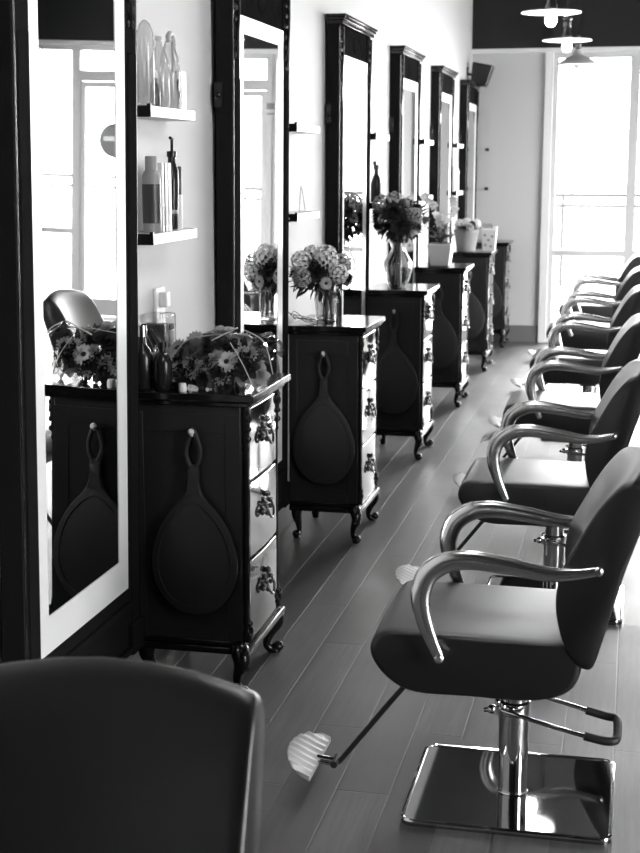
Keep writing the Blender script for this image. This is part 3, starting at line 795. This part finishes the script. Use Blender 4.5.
def bouquet_in_vase(label, loc, centre, radius, kinds, nleaf, seed, stem_h, vase_r, flat=.8, group='bouquets in vases'):
    random.seed(seed)
    t = thing('flower_bouquet', label, 'flowers', loc, group=group)
    c = Vector(centre)
    n = len(kinds)
    for i, (k, s) in enumerate(kinds):
        z = 1 - 1.45*(i+.5)/n; a = i*2.39996 + seed; q = math.sqrt(max(0, 1-z*z))
        d = Vector((q*math.cos(a), q*math.sin(a), z)); p = c + Vector((d.x*radius, d.y*radius, d.z*radius*flat))*random.uniform(.82, 1.02)
        bloom(k, t, p, d + Vector((0, 0, .25)), s)
    b = B()
    for i in range(nleaf):
        d = Vector((random.gauss(0, 1), random.gauss(0, 1), random.gauss(-.1, .8))).normalized()
        p = c + Vector((d.x*radius, d.y*radius, d.z*radius*flat))*random.uniform(.35, .95)
        b.leaf(p, d + Vector((random.uniform(-.5, .5), random.uniform(-.5, .5), random.uniform(-.5, .4))), (random.random()-.5, random.random()-.5, 1), random.uniform(.03, .065), random.uniform(.012, .026), random.uniform(-.2, .3), 3)
    obj('foliage', b, M['leaf'], t)
    b = B()
    for i in range(9):
        a = random.uniform(0, 2*PI); r0 = vase_r*.75*math.sqrt(random.random())
        a2 = a + random.uniform(2.2, 4)
        b.tube(spline([(math.cos(a)*r0, math.sin(a)*r0, .015), (0, 0, stem_h*.75), (c.x+math.cos(a2)*radius*.4, c.y+math.sin(a2)*radius*.4, c.z)], 4), .0028, 6)
    for i in range(10):
        a = random.uniform(0, 2*PI); z = random.uniform(.02, stem_h); r0 = random.uniform(0, vase_r*.5)
        b.leaf((math.cos(a)*r0, math.sin(a)*r0, z), (math.cos(a)*.3, math.sin(a)*.3, 1), (math.cos(a), math.sin(a), 0), .035, .010, .1, 3)
    obj('stems', b, M['stem'], t)
    return t
def glass_vase(name, label, loc, outer, wall=.004, group='glass vases'):
    t = thing(name, label, 'vase', loc, group=group)
    b = B(); inner = [(max(r-wall, .003), max(z, .010)) for r, z in reversed(outer)]
    b.lathe(outer + inner, (0, 0, 0), 36); obj('vase_glass', b, M['vglass'], t, sharp=60)
    return t
# second cabinet: straight vase
v2 = (-1.342, 6.13, CT+.0005)
glass_vase('cylinder_vase', 'straight sided clear glass vase on the second cabinet', v2, [(.040, 0), (.046, .002), (.049, .05), (.052, .165)])
bouquet_in_vase('pale hydrangea and leafy bouquet in the straight glass vase', v2, (-.03, 0, .205), .130,
    [('hyd_pale', 1.0), ('hyd_pale', 1.15), ('rose_dark', 1.1), ('hyd_pale', 1.0), ('hyd_mid', 1.), ('daisy_pale', .9), ('rose_dark', 1.2), ('hyd_mid', 1.1), ('rose_mid', 1.), ('hyd_pale', .9), ('rose_dark', 1.1), ('hyd_mid', .9), ('rose_dark', 1.), ('rose_dark', 1.1), ('daisy_mid', .9), ('rose_mid', 1.1)], 330, 3, .16, .045, .72)
b = B(); random.seed(4)
for k in range(5):
    a = random.uniform(-.5, .5)
    b.tube(spline([(-.02, -.03*k+.02, .004), (-.06, -.01-.02*k, .012+.010*(k % 2)), (-.12, -.03+.015*k*a, .02+.014*(k % 3)), (-.15+.01*k, -.05+.03*a, .055-.01*k)], 4), .0018, 6)
o = obj('loose_twigs', b, M['leaf'], loc=(-1.345, 6.08, CT)); tag(o, 'few thin dark twigs lying left of the straight vase on the second cabinet', 'twigs')
# third cabinet: waisted vase
v3 = (-1.315, 7.93, CT+.0005)
glass_vase('waisted_vase', 'curved clear glass vase with narrow neck and flared rim on the third cabinet', v3,
    [(.040, 0), (.050, .003), (.072, .06), (.084, .11), (.080, .15), (.052, .195), (.040, .220), (.043, .245), (.066, .275)])
bouquet_in_vase('dark leafy bouquet with grey roses in the waisted glass vase', v3, (.01, 0, .385), .150,
    [('hyd_mid', 1.1), ('rose_mid', 1.5), ('rose_dark', 1.5), ('hyd_mid', 1.2), ('rose_dark', 1.5), ('rose_mid', 1.6), ('rose_dark', 1.5), ('daisy_mid', 1.2), ('rose_dark', 1.5), ('hyd_mid', 1.0), ('rose_dark', 1.5), ('daisy_mid', 1.), ('rose_mid', 1.2), ('rose_dark', 1.4), ('rose_dark', 1.4), ('rose_mid', 1.5), ('rose_dark', 1.4), ('rose_mid', 1.3)], 420, 9, .26, .034, .80)
# fourth cabinet: white pot with orchids
v4 = (-1.315, 9.74, CT+.0005)
t = thing('orchid_pot', 'white tapered square pot with the orchids on the fourth cabinet', 'pot', v4)
b = B(); b.rings([[(-.065, -.065, 0), (.065, -.065, 0), (.065, .065, 0), (-.065, .065, 0)], [(-.085, -.085, .155), (.085, -.085, .155), (.085, .085, .155), (-.085, .085, .155)]]); obj('pot', b, M['white_plastic'], t, bevel=.008)
b = B(); b.box(-.076, .076, -.076, .076, .155, .158); obj('soil', b, M['leaf'], t)
t = thing('orchid_plant', 'white orchids on arching stems rising from the white pot', 'orchid', (v4[0], v4[1], v4[2]+.157))
random.seed(12)
b = B()
stems = [[(0, 0, 0), (-.02, -.02, .12), (-.06, .0, .24), (-.10, .02, .30), (-.14, .04, .31)], [(0.01, .02, 0), (.03, .04, .10), (.06, .06, .20), (.08, .03, .27), (.07, -.02, .30)], [(0, -.02, 0), (-.01, -.05, .10), (.0, -.08, .16), (.03, -.10, .19)]]
for s_ in stems: b.tube(spline(s_, 5), .0035, 6)
obj('stems', b, M['stem'], t)
b = B()
for k in range(9):
    a = k*.75; b.leaf((0, 0, 0), (math.cos(a), math.sin(a), .7), (0, 0, 1), random.uniform(.10, .17), .045, .3, 5)
for k in range(60):
    p = Vector((random.gauss(0, .05), random.gauss(0, .05), random.uniform(.02, .16))); b.leaf(p, (random.gauss(0, 1), random.gauss(0, 1), .3), (0, 0, 1), .05, .018, .2, 3)
obj('leaves', b, M['leaf2'], t)
def orchid_mesh():
    b = B()
    for k in range(5):
        a = PI/2 + 2*PI*k/5; b.leaf((0, 0, 0), (math.cos(a), math.sin(a), .12), (0, 0, 1), .036, .032 if k in (1, 4) else .022, .1, 3)
    b.ball((0, -.004, .006), .006); return b
FM['orchid'] = new_mesh('orchid', orchid_mesh(), M['pet_white'])
for s_ in stems:
    P = spline(s_, 5)
    for k, p in enumerate(P[8:]):
        if k % 2 == 0: bloom('orchid', t, p + Vector((random.uniform(-.02, .02), -.012, random.uniform(-.02, .015))), (random.uniform(-.2, .7), -1, random.uniform(-.2, .4)), .85)
# fifth cabinet: grey pot and spotted bag
v5 = (-1.345, 11.50, CT+.0005)
t = thing('flower_pot', 'round grey ribbed flower pot on the fifth cabinet', 'pot', v5)
b = B(); prof = [(.070, 0), (.075, .004), (.098, .150), (.102, .155), (.102, .175), (.090, .175), (.088, .160)]; b.lathe(prof, (0, 0, 0), 36); obj('pot', b, M['grey_plastic'], t)
t = thing('pot_flowers', 'low pale and dark flowers planted in the round grey pot', 'flowers', (v5[0], v5[1], v5[2]+.17)); random.seed(21)
for k in range(12):
    a = k*2.4; q = .08*math.sqrt(k/12)
    bloom(['hyd_pale', 'rose_dark', 'rose_white', 'daisy_pale'][k % 4], t, (math.cos(a)*q*1.2, math.sin(a)*q*1.2, .055-.25*q+random.uniform(0, .02)), (math.cos(a)*.6, math.sin(a)*.6-.3, 1), .8)
b = B()
for k in range(120):
    a = random.uniform(0, 2*PI); q = random.uniform(0, .09); b.leaf((math.cos(a)*q, math.sin(a)*q, random.uniform(-.01, .03)), (math.cos(a), math.sin(a), random.uniform(-.1, .8)), (0, 0, 1), .05, .02, .2, 3)
obj('foliage', b, M['leaf'], t)
t = thing('spotted_bag', 'white spotted gift bag standing at the front of the fifth cabinet', 'bag', (-1.165, 11.56, CT+.0005))
b = B(); b.rings([[(-.05, -.04, 0), (.05, -.04, 0), (.05, .04, 0), (-.05, .04, 0)], [(-.06, -.045, .17), (.065, -.045, .17), (.065, .045, .20), (-.06, .045, .20)]]); obj('bag', b, M['white_plastic'], t, bevel=.004)
b = B()
for x, z in ((-.025, .05), (.02, .04), (0, .09), (.03, .12), (-.03, .13)): b.cyl((x, -.0455-z*.02, z), .011, .003, 12, 'y')
obj('spots', b, M['grey_plastic'], t)
b = B()
for k in range(16): b.leaf((random.uniform(-.03, .03), 0, .17), (random.gauss(0, .5), random.gauss(0, .3), 1), (0, -1, 0), .06, .03, .1, 3)
obj('tissue', b, M['pet_mid'], t)

# wrapped bouquet lying on the nearest cabinet
random.seed(33)
wb = (-1.262, 4.235, CT+.0005)
t = thing('wrapped_bouquet', 'bunch of daisies and dark roses in clear cellophane lying on the nearest cabinet', 'flowers', wb)
fl = [(-.135, -.03, .075, 'rose_dark', 1.1), (-.10, -.065, .055, 'daisy_mid', 1.0), (-.115, -.02, .115, 'daisy_mid', 1.0), (-.06, -.05, .105, 'rose_dark', 1.3), (-.055, -.085, .060, 'daisy_pale', 1.1),
      (-.015, -.055, .125, 'rose_dark', 1.3), (-.005, -.085, .075, 'rose_dark', 1.2), (.03, -.05, .12, 'rose_dark', 1.1), (.045, -.085, .085, 'daisy_pale', 1.05), (.03, -.09, .040, 'daisy_mid', 1.0),
      (.085, -.06, .105, 'daisy_pale', .9), (.09, -.08, .055, 'rose_mid', 1.), (-.02, -.095, .030, 'rose_dark', 1.), (-.10, -.085, .028, 'rose_dark', 1.), (.12, -.05, .075, 'daisy_mid', .9), (.125, -.06, .035, 'rose_mid', .9),
      (-.15, -.0, .04, 'daisy_mid', .9), (-.07, .0, .14, 'daisy_mid', 1.), (0, .01, .15, 'rose_mid', 1.2), (.07, .0, .14, 'daisy_mid', 1.), (-.10, .05, .11, 'rose_dark', 1.1), (-.03, .06, .13, 'daisy_pale', 1.), (.05, .06, .12, 'rose_dark', 1.), (.11, .04, .10, 'daisy_mid', .9),
      (-.14, .05, .06, 'daisy_mid', 1.)]
fl += [(random.uniform(-.16, .14), random.uniform(-.10, -.075), random.uniform(.03, .11), random.choice(['daisy_mid', 'daisy_pale', 'rose_mid', 'rose_dark', 'daisy_mid']), random.uniform(.7, 1.)) for _ in range(16)]
for x, y, z, k, s in fl:
    bloom(k, t, (x*1.12-.012, y, max(z, .042)), (x*1.5 - .1, -1.1 if y < .02 else .3, .35 + z*3), s)
b = B()
for k in range(300):
    x = random.uniform(-.15, .12); y = random.uniform(-.045, .09); z = random.uniform(.035, .125)
    b.leaf((x, y, z), (random.gauss(0, 1), random.gauss(-.5, .6), random.gauss(0, .6)), (0, -.4, 1), random.uniform(.025, .05), random.uniform(.012, .022), .2, 3)
obj('foliage', b, M['leaf'], t)
b = B()
for k in range(12):
    b.tube([(-.02+random.uniform(-.06, .06), .05, .03+random.uniform(0, .05)), (.02+random.uniform(-.02, .02), .19, .018+random.uniform(0, .02))], .003, 6)
obj('stems', b, M['stem'], t)
# crumpled cellophane, an open sleeve with a peak at the right and a gathered left end
b = B(); nu, nv = 30, 22; rows = []
ctrl = [(-.20, .012, .010, .03), (-.17, .05, .075, .05), (-.12, .10, .135, .10), (-.04, .13, .170, .12), (.04, .14, .165, .12), (.10, .13, .150, .11), (.15, .11, .17, .10), (.185, .09, .14, .09)]
for i in range(nu+1):
    u = i/nu*(len(ctrl)-1); k = min(int(u), len(ctrl)-2); f = u-k; f = f*f*(3-2*f)
    x, ry, h, _ = [ctrl[k][j]*(1-f)+ctrl[k+1][j]*f for j in range(4)]
    row = []
    for j in range(nv+1):
        a = PI*j/nv; crease = noise.noise(Vector((x*28, j*.9, 3.)))*.014*min(1, h*12)
        rr = 1 + crease*6
        row.append(b.bm.verts.new((x + noise.noise(Vector((j*.8, x*20, 9.)))*.006, -math.cos(a)*(ry)*rr + .005, max(.002, math.sin(a)**.8*h*rr + .002))))
    rows.append(row)
for r0, r1 in zip(rows, rows[1:]):
    for j in range(nv): b.bm.faces.new((r0[j], r0[j+1], r1[j+1], r1[j]))
o = obj('cellophane', b, M['cello'], t, sharp=14)
b = B(); P = spline([(-.205, -.03, .018), (-.195, -.05, .045), (-.175, -.06, .060), (-.155, -.06, .078)], 4)
b.tube(P, [.004+.0006*i for i in range(len(P))], 8, flat=.4); obj('ribbon', b, M['white_plastic'], t)
b = B(); b.tube(spline([(.0, -.115, .155), (.04, -.12, .175), (.085, -.125, .197)], 4), .0045, 6, flat=.5);
obj('fold_glint', b, M['white_plastic'], t)  # solid white strip paints the glint along a cellophane fold
b = B()
for q in ([(-.17, -.045, .07), (-.10, -.06, .145), (-.02, -.07, .165), (.03, -.10, .172)], [(.10, -.11, .19), (.16, -.09, .15), (.185, -.08, .05)], [(.06, -.12, .15), (.10, -.13, .09), (.13, -.12, .02)]): b.tube(spline(q, 5), .0016, 6)
obj('cellophane_highlight', b, M['pale_plastic'], t)  # pale lines paint the highlights on the cellophane outline

# ------------------------------------------------------------ light
w = bpy.data.worlds.new('daylight'); scene.world = w; w.use_nodes = True
bg = w.node_tree.nodes['Background']; bg.inputs['Color'].default_value = (1, 1, 1, 1); bg.inputs['Strength'].default_value = 14.0
def portal(loc, rot, sx_, sy_):
    l = bpy.data.lights.new('daylight_portal', 'AREA'); l.shape = 'RECTANGLE'; l.size = sx_; l.size_y = sy_
    l.cycles.is_portal = True
    o = bpy.data.objects.new('daylight_portal', l); C.objects.link(o); o.location = loc; o.rotation_euler = rot
portal((1.13, FY+.16, 1.33), (R(-90), 0, 0), 3.9, 2.7)
for a, c in ADDED_WIN: portal((RX+.15, (a+c)/2, 1.39), (0, R(90), 0), 2.7, c-a)

scene.view_settings.view_transform = 'Standard'; scene.view_settings.look = 'None'
scene.view_settings.gamma = 1; scene.view_settings.use_curve_mapping = False
scene.view_settings.exposure = 1.0
cy = scene.cycles
cy.max_bounces = 10; cy.diffuse_bounces = 5; cy.glossy_bounces = 5; cy.transmission_bounces = 8; cy.transparent_max_bounces = 24
cy.sample_clamp_indirect = 8; cy.caustics_reflective = False; cy.caustics_refractive = False
cy.use_denoising = True
